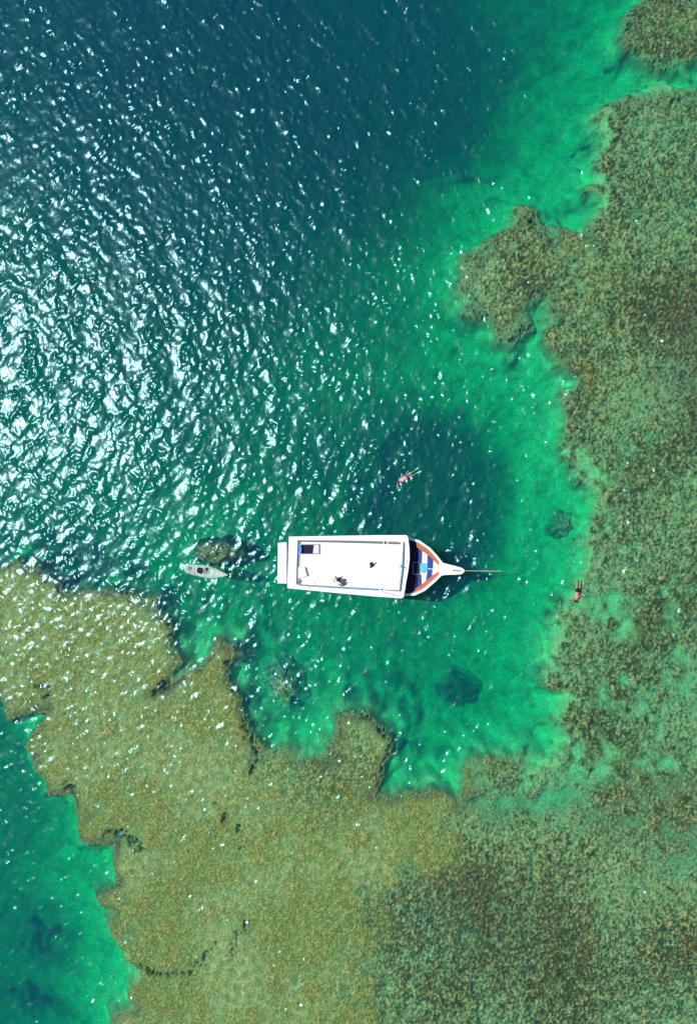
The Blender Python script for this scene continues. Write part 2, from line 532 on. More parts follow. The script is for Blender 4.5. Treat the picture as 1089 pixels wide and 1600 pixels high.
for (a, b, c_, d_, s_, r_) in ((60, 1490, 55, 50, .8, 0), (45, 1590, 60, 22, .9, 0), (960, 112, 12, 20, .7, .5), (905, 243, 18, 6, .8, .3), (990, 124, 18, 9, .6, 0),
                               (640, 1165, 24, 7, .55, 0), (690, 1170, 20, 12, .6, 0), (830, 1045, 28, 9, .5, -.3), (895, 335, 30, 8, .5, 0), (745, 1170, 14, 12, .6, 0),
                               (600, 1068, 40, 12, .35, 0), (545, 1095, 50, 18, .35, 0), (150, 1375, 14, 12, .6, 0), (395, 850, 22, 26, .6, 0),
                               (120, 905, 60, 22, .7, .2), (260, 975, 14, 40, .6, .3), (400, 1025, 26, 22, .75, .5), (470, 1098, 30, 20, .8, 0), (455, 1050, 30, 30, .7, .6), (405, 1085, 18, 26, .7, 0), (425, 1120, 26, 12, .6, 0), (640, 1205, 14, 14, .4, 0)):
    weed = np.maximum(weed, s_ * blob(a, b, c_, d_, 2.2, ud + ns * 4, vd + nm2 * 5, r_))
sd_ = mixc(sd_, c3(.10, .11, .06)[None, None], np.clip(weed * (1 + .3 * nm2 + .2 * ns), 0, .95))
slope_rock = np.clip((1 - sm(3, 17, d_reef + nm * 3 + ns * 3)) * (.8 + .25 * ns + .2 * nf) * (1 - soft * .7), 0, .95)
sd_ = mixc(sd_, c3(.17, .14, .06)[None, None] * (1 + .4 * nf + .25 * nmi)[..., None], slope_rock)
Ccol = mixc(sd_, R, np.clip(reefm, 0, 1))
Ccol = np.clip(Ccol, .012, .9)

me = grid_mesh('seabed', X, Y, Z)
paint(me, Ccol)
M_bed = tint_mat('reef_and_sand', 9., .5, .4)
me.materials.append(M_bed)
bed = bpy.data.objects.new('seabed', me)
C.objects.link(bed)
bed['kind'] = 'structure'

# ------------------------------------------------------------------ the sea
W = waves()
wx, wy = axis(31.5, .09, 420), axis(45.5, .09, 420)
WX, WY = np.meshgrid(wx, wy)
hw = samp(W, WX, WY)
calm = .82 + .22 * samp(N_big, WX + 20, WY - 9) * .5
fade = 1 - sm(32, 60, np.abs(WX)) * .999
fade *= 1 - sm(46, 80, np.abs(WY)) * .999
for (a_, b_, c_) in ((628, 750, 1.3), (900, 930, .9), (300, 890, .8)):
    qx, qy, _ = P(a_, b_, 0)
    calm = calm + c_ * np.exp(-((WX - qx) ** 2 + (WY - qy) ** 2) / 1.6) * .6
WZ = hw * calm * fade
wme = grid_mesh('sea', WX, WY, WZ)
bm = bmesh.new()
bm.from_mesh(wme)
bm.verts.ensure_lookup_table()
ny, nx = WX.shape
ring = [i for i in range(nx)] + [j * nx + nx - 1 for j in range(1, ny)] + \
       [(ny - 1) * nx + i for i in range(nx - 2, -1, -1)] + [j * nx for j in range(ny - 2, 0, -1)]
topv = [bm.verts[i] for i in ring]
botv = [bm.verts.new((t.co.x, t.co.y, -25)) for t in topv]
n_ = len(topv)
for i in range(n_):
    j = (i + 1) % n_
    bm.faces.new((topv[j], topv[i], botv[i], botv[j]))
bm.faces.new(botv[::-1])
bm.to_mesh(wme)
bm.free()
wme.materials.append(water_mat())
sea = bpy.data.objects.new('water', wme)
C.objects.link(sea)
sea['kind'] = 'structure'

# ------------------------------------------------------------------ object helpers


def obj(name, bmx, m, parent=None, smooth=False, bevel=0., origin=None):
    """link a bmesh given in world coordinates as ONE mesh; origin at its parent's (or given) place"""
    if bevel:
        es = [e for e in bmx.edges if len(e.link_faces) == 2 and e.calc_face_angle(0) > .6]
        bmesh.ops.bevel(bmx, geom=es, offset=bevel, segments=2, affect='EDGES', profile=.6, clamp_overlap=True)
    bmesh.ops.recalc_face_normals(bmx, faces=bmx.faces)
    if parent is not None:
        org = root_loc(parent)
    else:
        org = Vector(origin) if origin else Vector((0, 0, 0))
    bmesh.ops.translate(bmx, verts=bmx.verts, vec=-org)
    mesh = bpy.data.meshes.new(name)
    bmx.to_mesh(mesh)
    bmx.free()
    for p in mesh.polygons:
        p.use_smooth = smooth
    mesh.materials.append(m)
    o = bpy.data.objects.new(name, mesh)
    C.objects.link(o)
    if parent is not None:
        o.parent = parent
    else:
        o.location = org
    return o


def root_loc(o):
    v_ = Vector((0, 0, 0))
    while o is not None:
        v_ += o.location
        o = o.parent
    return v_


def thing(name, label, cat, loc, group=None):
    o = bpy.data.objects.new(name, None)
    o.empty_display_size = .3
    C.objects.link(o)
    o.location = loc
    tag(o, label, cat, group)
    return o


def tag(o, label, cat, group=None):
    o['label'] = label
    o['category'] = cat
    if group:
        o['group'] = group
    return o


def prism(bmx, pts, z0, z1, taper=None):
    """pts: list of (x, y) anticlockwise; solid from z0 to z1"""
    a = [bmx.verts.new((p[0], p[1], z0)) for p in (taper or pts)]
    b = [bmx.verts.new((p[0], p[1], z1)) for p in pts]
    n = len(pts)
    for i in range(n):
        bmx.faces.new((a[i], a[(i + 1) % n], b[(i + 1) % n], b[i]))
    bmx.faces.new(a[::-1])
    bmx.faces.new(b)
    return bmx


def pxprism(pts, z0, z1, bmx=None):
    """outline in photograph pixels as seen at height z1"""
    bmx = bmx or bmesh.new()
    return prism(bmx, [P(a, b, z1)[:2] for a, b in pts], z0, z1)


def ring_prism(outer, inner, z0, z1, bmx=None):
    """closed rim between two outlines with the same number of points (pixels at z1)"""
    bmx = bmx or bmesh.new()
    O = [P(a, b, z1)[:2] for a, b in outer]
    I = [P(a, b, z1)[:2] for a, b in inner]
    n = len(O)
    vs = [[bmx.verts.new((x, y, z)) for x, y in L] for L in (O, I) for z in (z0, z1)]
    o0, o1, i0, i1 = vs
    for k in range(n):
        j = (k + 1) % n
        bmx.faces.new((o0[k], o0[j], o1[j], o1[k]))
        bmx.faces.new((i0[j], i0[k], i1[k], i1[j]))
        bmx.faces.new((o1[k], o1[j], i1[j], i1[k]))
        bmx.faces.new((o0[j], o0[k], i0[k], i0[j]))
    return bmx


def tube(bmx, pts, r, seg=8, r1=None):
    pts = [Vector(p) for p in pts]
    rings = []
    for i, p in enumerate(pts):
        d = (pts[min(i + 1, len(pts) - 1)] - pts[max(i - 1, 0)]).normalized()
        s = d.cross(Vector((0, 0, 1)))
        if s.length < .01:
            s = Vector((1, 0, 0))
        s.normalize()
        t = s.cross(d)
        rr = r if r1 is None else r + (r1 - r) * i / (len(pts) - 1)
        rings.append([bmx.verts.new(p + (s * math.cos(a) + t * math.sin(a)) * rr) for a in [2 * math.pi * k / seg for k in range(seg)]])
    for A_, B_ in zip(rings[:-1], rings[1:]):
        for k in range(seg):
            bmx.faces.new((A_[k], A_[(k + 1) % seg], B_[(k + 1) % seg], B_[k]))
    bmx.faces.new(rings[0][::-1])
    bmx.faces.new(rings[-1])
    return bmx


def cloth_heap(cx, cy, z, rx, ry, h, seed, n=22, rot=0.):
    """crumpled soft heap, closed underneath"""
    r = random.Random(seed)
    bmx = bmesh.new()
    ph = [(r.uniform(-9, 9), r.uniform(-9, 9), r.uniform(0, 6.28)) for _ in range(7)]
    rings = []
    cr, sr = math.cos(rot), math.sin(rot)
    for i in range(n // 2 + 1):
        t = i / (n // 2)
        row = []
        for k in range(n):
            a = 2 * math.pi * k / n
            e = 1 + .22 * math.sin(3 * a + ph[0][2]) + .14 * math.sin(5 * a + ph[1][2]) + .1 * math.sin(9 * a + ph[2][2])
            x, y = rx * t * e * math.cos(a), ry * t * e * math.sin(a)
            zz = h * (1 - t ** 2.2) * (1 + .35 * sum(math.sin(p[0] * x / rx + p[1] * y / ry + p[2]) for p in ph[:4]) / 2)
            row.append(bmx.verts.new((cx + x * cr - y * sr, cy + x * sr + y * cr, z + max(.008, zz))))
        rings.append(row)
    for A_, B_ in zip(rings[:-1], rings[1:]):
        for k in range(n):
            bmx.faces.new((A_[k], B_[k], B_[(k + 1) % n], A_[(k + 1) % n]))
    base = [bmx.verts.new((q.co.x, q.co.y, z)) for q in rings[-1]]
    for k in range(n):
        bmx.faces.new((rings[-1][k], base[k], base[(k + 1) % n], rings[-1][(k + 1) % n]))
    bmx.faces.new(base)
    bmesh.ops.remove_doubles(bmx, verts=bmx.verts, dist=.0005)
    return bmx


M_white = mat('white_gelcoat', (.80, .80, .79), .45, vary=.05, vscale=1.2)
M_roof = mat('white_roof_paint', (.78, .78, .77), .6, vary=.06, vscale=.9, bump=.15, bscale=5)
M_plat = mat('grey_white_deck', (.70, .72, .73), .6, vary=.08, vscale=2)
M_hull = mat('blue_tinted_hull_paint', (.50, .70, .78), .35, vary=.08, vscale=2)
M_navy = mat('navy_deck_paint', (.012, .013, .05), .5, vary=.3, vscale=3)
M_dark = mat('dark_cabin', (.01, .012, .03), .8)
M_blue = mat('blue_vinyl', (.008, .045, .30), .5, vary=.15, vscale=5, bump=.3)
M_cyan = mat('light_blue_vinyl', (.10, .50, .75), .5, vary=.2, vscale=4)
M_orange = mat('orange_paint', (.52, .13, .045), .45, vary=.2, vscale=6)
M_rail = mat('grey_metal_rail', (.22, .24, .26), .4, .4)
M_rim_shadow = mat('blue_grey_strip', (.17, .24, .33), .5, vary=.25, vscale=4)
M_pale = mat('pale_blue_strip', (.45, .66, .78), .5, vary=.1, vscale=4)
M_steel = mat('steel', (.55, .57, .58), .3, .9)
M_bag = mat('dark_canvas', (.035, .03, .035), .85, vary=.4, vscale=14, bump=.6, bscale=20)
M_slate = mat('slate_cloth', (.11, .15, .20), .85, vary=.6, vscale=11, bump=.6, bscale=20)
M_cream = mat('cream_towel', (.78, .70, .52), .95, vary=.08, vscale=9, bump=.5, bscale=30)
M_wcloth = mat('white_cloth', (.72, .68, .66), .95, vary=.25, vscale=9, bump=.5, bscale=24)
M_mauve = mat('mauve_cloth', (.30, .22, .24), .95, vary=.4, vscale=9, bump=.5, bscale=24)
M_foam = mat('foam_board', (.78, .77, .76), .7, vary=.05, vscale=4)
M_rope = mat('pale_rope', (.75, .75, .70), .8, bump=.5, bscale=40)
M_black = mat('black_rubber', (.012, .012, .014), .6)

# ------------------------------------------------------------------ excursion boat
boat = thing('excursion_boat', 'long white roofed excursion boat with pointed blue and orange bow moored over green water', 'boat', P(560, 887, 0))

ZD = 1.10                                # sheer height
# plan of the sheer line in photograph pixels (upper side = port, lower = starboard)
up_ = [(448, 846), (480, 845), (540, 843), (600, 841), (637, 840), (655, 844), (672, 856), (683, 868), (692, 879.5)]
dn_ = [(448, 915), (480, 918), (540, 924), (600, 929), (632, 931), (648, 930.5), (664, 923), (680, 909), (692, 897)]
bmx = bmesh.new()
secs = []
for k, (a, b) in enumerate(zip(up_, dn_)):
    t = k / (len(up_) - 1)
    pa, pb = Vector(P(*a, ZD + .35 * t * t)), Vector(P(*b, ZD + .35 * t * t))
    mid = (pa + pb) / 2
    wl = .93 - .25 * t ** 3
    row = []
    for f, z in ((1.0, pa.z), (.985, .7), (wl, .1), (wl * .86, -.25), (wl * .45, -.55)):
        row.append(bmx.verts.new((*(mid + (pa - mid) * f).xy, z)))
    row.append(bmx.verts.new((mid.x, mid.y, -.7)))
    for f, z in ((wl * .45, -.55), (wl * .86, -.25), (wl, .1), (.985, .7), (1.0, pa.z)):
        row.append(bmx.verts.new((*(mid + (pb - mid) * f).xy, z)))
    secs.append(row)
tip = [bmx.verts.new(P(697, 888.5, 1.5)), bmx.verts.new(P(694, 888.5, .7)), bmx.verts.new(P(688, 888.5, .1)),
       bmx.verts.new(P(680, 888.5, -.25)), bmx.verts.new(P(670, 888.5, -.55)), bmx.verts.new(P(664, 888.5, -.7))]
for A_, B_ in zip(secs[:-1], secs[1:]):
    for i in range(10):
        bmx.faces.new((A_[i], A_[i + 1], B_[i + 1], B_[i]))
L_ = secs[-1]
for i in range(5):
    bmx.faces.new((L_[i], L_[i + 1], tip[i + 1], tip[i]))
    bmx.faces.new((L_[9 - i], L_[10 - i], tip[i], tip[i + 1]))
bmx.faces.new(secs[0])
hull = obj('hull', bmx, M_hull, boat, smooth=False)

# gunwale: pale rim around the bow
n9 = len(up_)
og = up_[4:] + [(697, 888.5)] + dn_[4:][::-1]
ig = [(637, 843), (653, 847.5), (669, 858.5), (680, 870), (688, 881), (691, 888.5), (688, 895.5), (677, 906.5), (661, 920), (647, 927), (632, 928)]
oz = [(a, b) for a, b in og]
bmx = bmesh.new()
top_o = [bmx.verts.new(P(a, b, 1.50)) for a, b in oz]
top_i = [bmx.verts.new(P(a, b, 1.50)) for a, b in ig]
bo = [bmx.verts.new((q.co.x, q.co.y, 1.05)) for q in top_o]
bi = [bmx.verts.new((q.co.x, q.co.y, 1.05)) for q in top_i]
for k in range(len(og) - 1):
    bmx.faces.new((top_o[k], top_o[k + 1], top_i[k + 1], top_i[k]))
    bmx.faces.new((bo[k + 1], bo[k], bi[k], bi[k + 1]))
    bmx.faces.new((bo[k], bo[k + 1], top_o[k + 1], top_o[k]))
    bmx.faces.new((bi[k + 1], bi[k], top_i[k], top_i[k + 1]))
bmx.faces.new((top_o[0], top_i[0], bi[0], bo[0]))
bmx.faces.new((top_o[-1], bo[-1], bi[-1], top_i[-1]))
M_gun = mat('pale_blue_white_gunwale', (.62, .80, .86), .4, vary=.1, vscale=3)
obj('gunwale', bmx, M_gun, boat)

# orange strakes inside the gunwale, one on each side
for pts in ([(650, 846), (669, 858.7), (680, 870.3), (688, 881.2), (686, 884.5), (676, 874), (664, 864), (651, 855)],
            [(688, 895.8), (677, 906.8), (661, 920.3), (648, 927), (649, 919.5), (658, 914.5), (672, 902), (685, 893)]):
    obj('side_bench', pxprism(pts, 1.05, 1.32), M_orange, boat, bevel=.02)

# foredeck floor
obj('foredeck', pxprism([(640, 845), (652, 848), (668, 859.5), (680, 871), (690, 882), (691.5, 888.5), (690, 895), (677, 907), (661, 920), (648, 926), (634, 927.5)], .7, 1.10), M_white, boat)
obj('cockpit_floor', pxprism([(630, 844), (643, 844), (652, 849), (656, 860), (656.5, 888), (655, 914), (648, 924), (640, 927), (628, 927.5)], 1.0, 1.128), M_navy, boat)
for pts in ([(654, 853.5), (658.5, 858), (657.5, 880), (654.5, 880)], [(653.5, 898), (657, 898), (657.5, 914), (652, 921)]):
    obj('blue_seat', pxprism(pts, 1.13, 1.27), M_blue, boat, bevel=.02)
hf = thing_frame = ring_prism([(644.5, 878), (656, 878), (656, 898), (644.5, 898)], [(645.7, 879.2), (655, 879.2), (655, 896.8), (645.7, 896.8)], 1.128, 1.2)
hfo = obj('deck_hatch', hf, M_rail, boat)
obj('hatch_lid', pxprism([(645.9, 879.4), (654.8, 879.4), (654.8, 896.6), (645.9, 896.6)], 1.129, 1.17), M_navy, hfo)
obj('light_blue_mat', pxprism([(656.5, 880), (667.5, 880), (668.5, 888), (665.5, 892), (664, 896), (658, 894), (656, 888)], 1.105, 1.16), M_cyan, boat, bevel=.015)
for pts in ([(667.5, 868), (676.3, 869), (675.5, 888.5), (667.8, 887.8)], [(667.6, 889.6), (675, 889.6), (673, 907), (665.3, 911.5)]):
    obj('bow_cushion', pxprism(pts, 1.11, 1.22), M_blue, boat, bevel=.03)
obj('bow_step', pxprism([(679, 876), (688, 883.5), (691, 888.5), (688, 894), (677, 902), (679, 888)], 1.102, 1.20), M_white, boat, bevel=.03)
# cloth / small gear between the seats
# bowsprit
bs = [(686, 878.5), (694, 880), (702, 882.2), (712, 884.6), (721, 887.2), (725, 890), (725, 894), (721, 897), (712, 898), (702, 898), (694, 898.5), (686, 900)]
sprit = obj('bowsprit', pxprism(bs, 1.36, 1.56), M_white, boat, bevel=.03)
bmx = pxprism([(708, 890.4), (711.5, 890.4), (711.5, 892.6), (708, 892.6)], 1.55, 1.66)
pxprism([(713, 890.6), (718.5, 890.8), (718.5, 892.8), (713, 892.6)], 1.55, 1.64, bmx)
obj('anchor_roller', bmx, M_rail, sprit)
bmx = bmesh.new()
tube(bmx, [P(706, 891.5, 1.62), P(715, 891.7, 1.68), P(722, 891.8, 1.62)], .02)
obj('cleat_bar', bmx, M_steel, sprit)

# stern platform
plat = obj('stern_platform', pxprism([(434.5, 848), (456, 847), (456, 912), (433.5, 911.5)], .35, .62), M_plat, boat, bevel=.04)
bmx = bmesh.new()
tube(bmx, [P(448.5, 867, .70), P(448.8, 877, .72), P(447.5, 889, .70)], .03)
obj('grab_rail', bmx, M_steel, plat)
obj('stern_ladder', pxprism([(441.5, 856), (447, 855.6), (446.6, 861), (441, 860.5)], .6, .66), mat('worn_deck_pad', (.62, .62, .62), .7, vary=.1), plat, bevel=.01)

# cabin sides under the roof
cab = obj('cabin', pxprism([(462, 847), (630, 845), (634, 850), (634, 921), (628, 926), (460, 911)], 1.0, 2.38), mat('white_cabin_wall', (.7, .71, .72), .5), boat, bevel=.03)
for k in range(6):
    a = 474 + k * 26
    for s_, (v0, v1) in enumerate(((846.2, 845.9), (911.5 + (a - 460) * .088, 911.5 + (a + 18 - 460) * .088))):
        p0, p1 = P(a, v0, 2.38), P(a + 18, v1, 2.38)
        o_ = .012 if s_ == 0 else -.012
        bmx = bmesh.new()
        y0, y1 = p0[1], p1[1]
        vs = [bmx.verts.new(q) for q in ((p0[0], y0 + o_, 1.45), (p1[0], y1 + o_, 1.45), (p1[0], y1 + o_, 2.1), (p0[0], y0 + o_, 2.1),
                                         (p0[0], y0 - o_, 1.45), (p1[0], y1 - o_, 1.45), (p1[0], y1 - o_, 2.1), (p0[0], y0 - o_, 2.1))]
        for f in ((0, 1, 2, 3), (7, 6, 5, 4), (0, 4, 5, 1), (1, 5, 6, 2), (2, 6, 7, 3), (3, 7, 4, 0)):
            bmx.faces.new([vs[q] for q in f])
        obj('window', bmx, M_dark, cab)

# roof: outer slab with a rim, a recessed walking surface with a real hatch hole
ZR, ZF = 2.78, 2.62
outer = [(451.5, 838.5), (520, 837.3), (590, 836.2), (635.5, 836.2), (637.5, 840), (639.5, 856), (639.8, 874), (638, 890), (634, 912), (630.5, 933), (627, 935),
         (580, 931.5), (520, 926), (449, 919)]
inner = [(465, 844), (520, 844.3), (590, 845.5), (631, 846.3), (632, 848), (632.4, 858), (632, 874), (630.8, 890), (629, 908), (627, 923.5), (625.5, 924.5),
         (580, 920.8), (520, 917), (462.5, 913.5)]
rim = obj('roof', ring_prism(outer, inner, 2.38, ZR), M_roof, boat, bevel=.035)
hx0, hx1, hy0, hy1 = 470.5, 499, 851.5, 865
bmx = bmesh.new()
zt, zb = ZF, 2.50
A_ = [P(a, b, zt)[:2] for a, b in inner]
Hh = [P(a, b, zt)[:2] for a, b in ((hx0, hy0), (hx1, hy0), (hx1, hy1), (hx0, hy1))]
# floor with a hole: split in four plates joined edge to edge
fl = bmesh.new()


def plate(pts):
    prism(fl, [P(a, b, zt)[:2] for a, b in pts], zb, zt)


plate([(465.2, 844.2), (hx0, 844.3), (hx0, 865), (hx0, 913.4), (462.7, 913.2)])
plate([(hx0, 844.3), (hx1, 844.4), (hx1, hy0), (hx0, hy0)])
plate([(hx0, hy1), (hx1, hy1), (hx1, 915.3), (hx0, 913.4)])
plate([(hx1, 844.4), (590, 845.7), (630.8, 846.5), (631.8, 850), (632, 874), (630.5, 890), (626.7, 923.4), (625.3, 924.2), (580, 920.5), (520, 916.7), (hx1, 915.3)])
bmesh.ops.remove_doubles(fl, verts=fl.verts, dist=.001)
# drop the hidden inner walls between plates
inn = [f for f in fl.faces if abs(f.normal.z) < .5 and f.calc_center_median().z < zt and
       any(len([g for g in e.link_faces]) > 2 for e in f.edges)]
walk = obj('roof_walkway', fl, M_roof, rim)
hatch = obj('roof_hatch', ring_prism([(hx0 - 1.3, hy0 - 1.3), (hx1 + 1.3, hy0 - 1.3), (hx1 + 1.3, hy1 + 1), (hx0 - 1.3, hy1 + 1)],
                                     [(hx0, hy0), (hx1, hy0), (hx1, hy1), (hx0, hy1)], ZF - .01, ZF + .07), M_rail, rim)
obj('hatch_well', pxprism([(hx0 - 2, hy0 - 2), (hx1 + 2, hy0 - 2), (hx1 + 2, hy1 + 2), (hx0 - 2, hy1 + 2)], 2.385, 2.40), M_navy, hatch)
obj('sliding_cover', pxprism([(490.5, hy0 + .5), (494, hy0 - .5), (hx1 - .8, hy0 - .5), (hx1 - .8, hy1 - .2), (489, hy1 - .2)], ZF - .02, ZF + .05), M_wcloth, hatch, bevel=.01)
obj('stair_tread', pxprism([(466.5, 851), (470.3, 851), (471.5, 858), (470.6, 864.5), (467, 864.5)], ZF, ZF + .08), mat('bright_blue_step', (.03, .22, .60), .5), hatch, bevel=.01)

# grey strips and rails on the roof; top and left ones stand for rim shadow
obj('rim_shadow_strip', pxprism([(465.3, 844.6), (470.3, 845), (470.5, 850.5), (466.5, 850.5)], ZF, ZF + .02), M_rim_shadow, rim)
obj('rim_shadow_strip', pxprism([(464.8, 865), (469.5, 865), (468.2, 884.5), (464, 888)], ZF, ZF + .02), M_rim_shadow, rim)
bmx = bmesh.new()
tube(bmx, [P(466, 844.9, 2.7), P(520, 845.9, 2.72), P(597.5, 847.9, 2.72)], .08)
obj('roof_rail_and_shadow', bmx, M_rail, rim)
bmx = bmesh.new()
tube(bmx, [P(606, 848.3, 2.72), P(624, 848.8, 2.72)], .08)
obj('roof_rail_and_shadow', bmx, M_rail, rim)
bmx = bmesh.new()
tube(bmx, [P(602, 846.8, 2.66), P(602, 849.2, 2.74)], .07)
obj('rail_socket', bmx, M_black, rim)
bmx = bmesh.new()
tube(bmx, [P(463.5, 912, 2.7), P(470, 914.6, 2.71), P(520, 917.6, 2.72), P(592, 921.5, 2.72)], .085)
obj('roof_rail_and_shadow', bmx, mat('blue_grey_rail', (.20, .33, .42), .4, .3), rim)
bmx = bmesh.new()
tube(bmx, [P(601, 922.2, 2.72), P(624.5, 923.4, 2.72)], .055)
obj('roof_rail_and_shadow', bmx, M_rail, rim)
bmx = bmesh.new()
tube(bmx, [P(596.5, 920.6, 2.66), P(596.5, 923, 2.74)], .07)
obj('rail_socket', bmx, M_black, rim)
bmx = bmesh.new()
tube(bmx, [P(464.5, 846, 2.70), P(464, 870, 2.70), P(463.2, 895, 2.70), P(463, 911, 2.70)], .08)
obj('roof_rail_and_shadow', bmx, M_rim_shadow, rim)
obj('folded_awning', pxprism([(627.3, 863), (630.6, 863), (631.2, 880), (629, 905), (626.2, 921), (621.5, 921), (624, 902), (625.8, 880)], ZF, ZF + .12), M_pale, rim, bevel=.03)
bmx = bmesh.new()
tube(bmx, [P(631.2, 848.5, 2.78), P(630.5, 870, 2.80), P(629.5, 890, 2.80), P(627, 908, 2.80), P(625.8, 923, 2.78)], .075)
tube(bmx, [P(623.8, 885, 2.80), P(628, 885.8, 2.84), P(634, 887.2, 2.84)], .03)
obj('awning_pole', bmx, mat('dark_grey_pole', (.09, .12, .15), .5, .3), rim)
bmx = bmesh.new()
bmx.free()
for (a, b, c_, d_) in ((630, 846.8, 632, 852), (626.6, 882.6, 629.6, 886.6)):
    obj('pole_bracket', pxprism([(a, b), (c_, b), (c_, d_), (a, d_)], ZF, ZF + .22), M_rail, rim)

# anchor line from the bowsprit down into the water
bmx = bmesh.new()
tube(bmx, [P(724, 891.8, 1.55), P(740, 892, 1.15), P(760, 892.2, .62), P(782, 892.4, .05), P(800, 892.6, -1.5), P(815, 893, -3.0)], .023, 6)
tag(obj('anchor_line', bmx, M_rope, origin=P(724, 891.8, 1.55)), 'thin pale anchor line running from the bowsprit tip into the green water', 'rope')

# things lying on the roof
z = ZF
bmx = pxprism([(468, 888), (476, 886), (479.5, 900), (470.5, 903)], z, z + .16)
for q in bmx.verts:
    q.co.z += (q.co.x - P(470, 890, z)[0]) * .10
t_ = thing('foam_board', 'white folded foam board lying on the roof near the stern hatch', 'board', P(473, 894, z))
obj('board_face', bmx, M_foam, t_, bevel=.02)
obj('board_shadow', pxprism([(476.6, 886), (478.4, 886.5), (482, 899.5), (479.9, 900.5)], z, z + .13), M_mauve, t_, bevel=.01)  # grey strip standing for the shadow along the board's right side
tag(obj('folded_cloth', cloth_heap(*P(468.5, 908, z)[:2], z, .16, .24, .09, 3), M_mauve, origin=P(468.5, 908, z), smooth=True),
    'small mauve grey cloth crumpled in the stern corner of the boat roof', 'cloth')
tag(obj('beach_towel', cloth_heap(*P(498, 904, z)[:2], z, .30, .16, .02, 5), M_cream, origin=P(498, 904, z), smooth=True),
    'faint cream towel spread flat on the white boat roof', 'towel')
bmx = bmesh.new()
x_, y_, _ = P(491.5, 910.5, z)
tube(bmx, [(x_, y_, z), (x_, y_, z + .05), (x_, y_, z + .16)], .045, 10, .02)
tag(obj('deck_bottle', bmx, M_mauve, origin=P(491.5, 910.5, z)), 'tiny grey bottle standing by the lower roof rail near the cream towel', 'bottle')
tag(obj('crumpled_shirt', cloth_heap(*P(521, 905.5, z)[:2], z, .20, .24, .10, 8, rot=.5), M_wcloth, origin=P(521, 905.5, z), smooth=True),
    'off-white shirt crumpled on the boat roof against the slate grey bag', 'clothing')
t_ = thing('duffel_bag', 'slate blue grey bag in a heap beside the crumpled white shirt on the roof', 'bag', P(535, 908, z))
obj('bag_body', cloth_heap(*P(535, 908.5, z)[:2], z, .34, .25, .24, 12, rot=-.5), M_slate, t_, smooth=True)
obj('bag_flap', cloth_heap(*P(529.5, 906.5, z)[:2], z, .16, .22, .27, 17, rot=.7), M_bag, t_, smooth=True)
bmx = bmesh.new()
tube(bmx, [P(523.5, 900.5, z + .04), P(526.5, 904, z + .2), P(531, 903, z + .24), P(534.5, 901, z + .05)], .03)
tube(bmx, [P(528, 912, z + .03), P(533, 915.5, z + .2), P(538, 913.5, z + .26), P(542.5, 909, z + .08)], .03)
obj('strap', bmx, M_bag, t_)
t_ = thing('backpack', 'small dark backpack lying alone in the middle of the white roof', 'bag', P(581, 883, z))
obj('pack_body', cloth_heap(*P(580.8, 883.2, z)[:2], z, .20, .17, .24, 21, rot=.9), M_bag, t_, smooth=True)
bmx = bmesh.new()
tube(bmx, [P(583, 881.5, z + .15), P(586, 880.6, z + .12), P(588, 879, z + .02)], .03)
tube(bmx, [P(577.5, 880.5, z + .12), P(580.5, 878.2, z + .15), P(583, 879.5, z + .1)], .025)
obj('strap', bmx, M_bag, t_)
bmx = bmesh.new()
tube(bmx, [P(597, 924.3, ZR + .03), P(610, 928, ZR + .04), P(622.5, 931, ZR + .03)], .022)
tag(obj('boat_hook', bmx, M_steel, origin=P(610, 928, ZR)), 'thin grey boat hook lying on the white roof edge at its lower right corner', 'boat hook')

# ------------------------------------------------------------------ kayak
kz = .16
kay = thing('kayak', 'small pale grey white kayak with black cockpit floating beside a coral patch', 'kayak', P(322, 892, 0))
ku = [(287, 886.5), (291, 883.6), (297.5, 881.8), (307, 881.8), (318, 883), (328, 885), (337, 888), (347, 892.5), (354, 896), (357.3, 898)]
kd = [(287, 890), (290, 893.5), (295, 896.5), (303, 899), (312, 901), (322, 903.2), (331, 904), (340, 903.3), (350, 901.2), (357, 899)]
bmx = bmesh.new()
rows = []
for k, (a, b) in enumerate(zip(ku, kd)):
    t = k / (len(ku) - 1)
    z_ = kz + .10 * (2 * t - 1) ** 2
    pa, pb = Vector(P(*a, z_)), Vector(P(*b, z_))
    mid = (pa + pb) / 2
    row = []
    for f, dz in ((.55, .07), (.86, .045), (1, 0), (.97, -.10), (.6, -.27), (0, -.33), (-.6, -.27), (-.97, -.10), (-1, 0), (-.86, .045), (-.55, .07), (0, .085)):
        row.append(bmx.verts.new((*(mid + (pa - mid) * f).xy, z_ + dz)))
    rows.append(row)
for A_, B_ in zip(rows[:-1], rows[1:]):
    for i in range(12):
        bmx.faces.new((A_[i], A_[(i + 1) % 12], B_[(i + 1) % 12], B_[i]))
bmx.faces.new(rows[0])
bmx.faces.new(rows[-1][::-1])
M_kay = mat('pale_kayak_plastic', (.36, .50, .43), .35, vary=.25, vscale=3.5)
kh = obj('hull', bmx, M_kay, kay, smooth=True)


def oval(cu, cv, ru, rv, n=24, p=2.6, rot=.2):
    out = []
    for k in range(n):
        a = -2 * math.pi * k / n
        x, y = math.copysign(abs(math.cos(a)) ** (2 / p), math.cos(a)) * ru, math.copysign(abs(math.sin(a)) ** (2 / p), math.sin(a)) * rv
        out.append((cu + x * math.cos(rot) - y * math.sin(rot), cv + x * math.sin(rot) + y * math.cos(rot)))
    return out


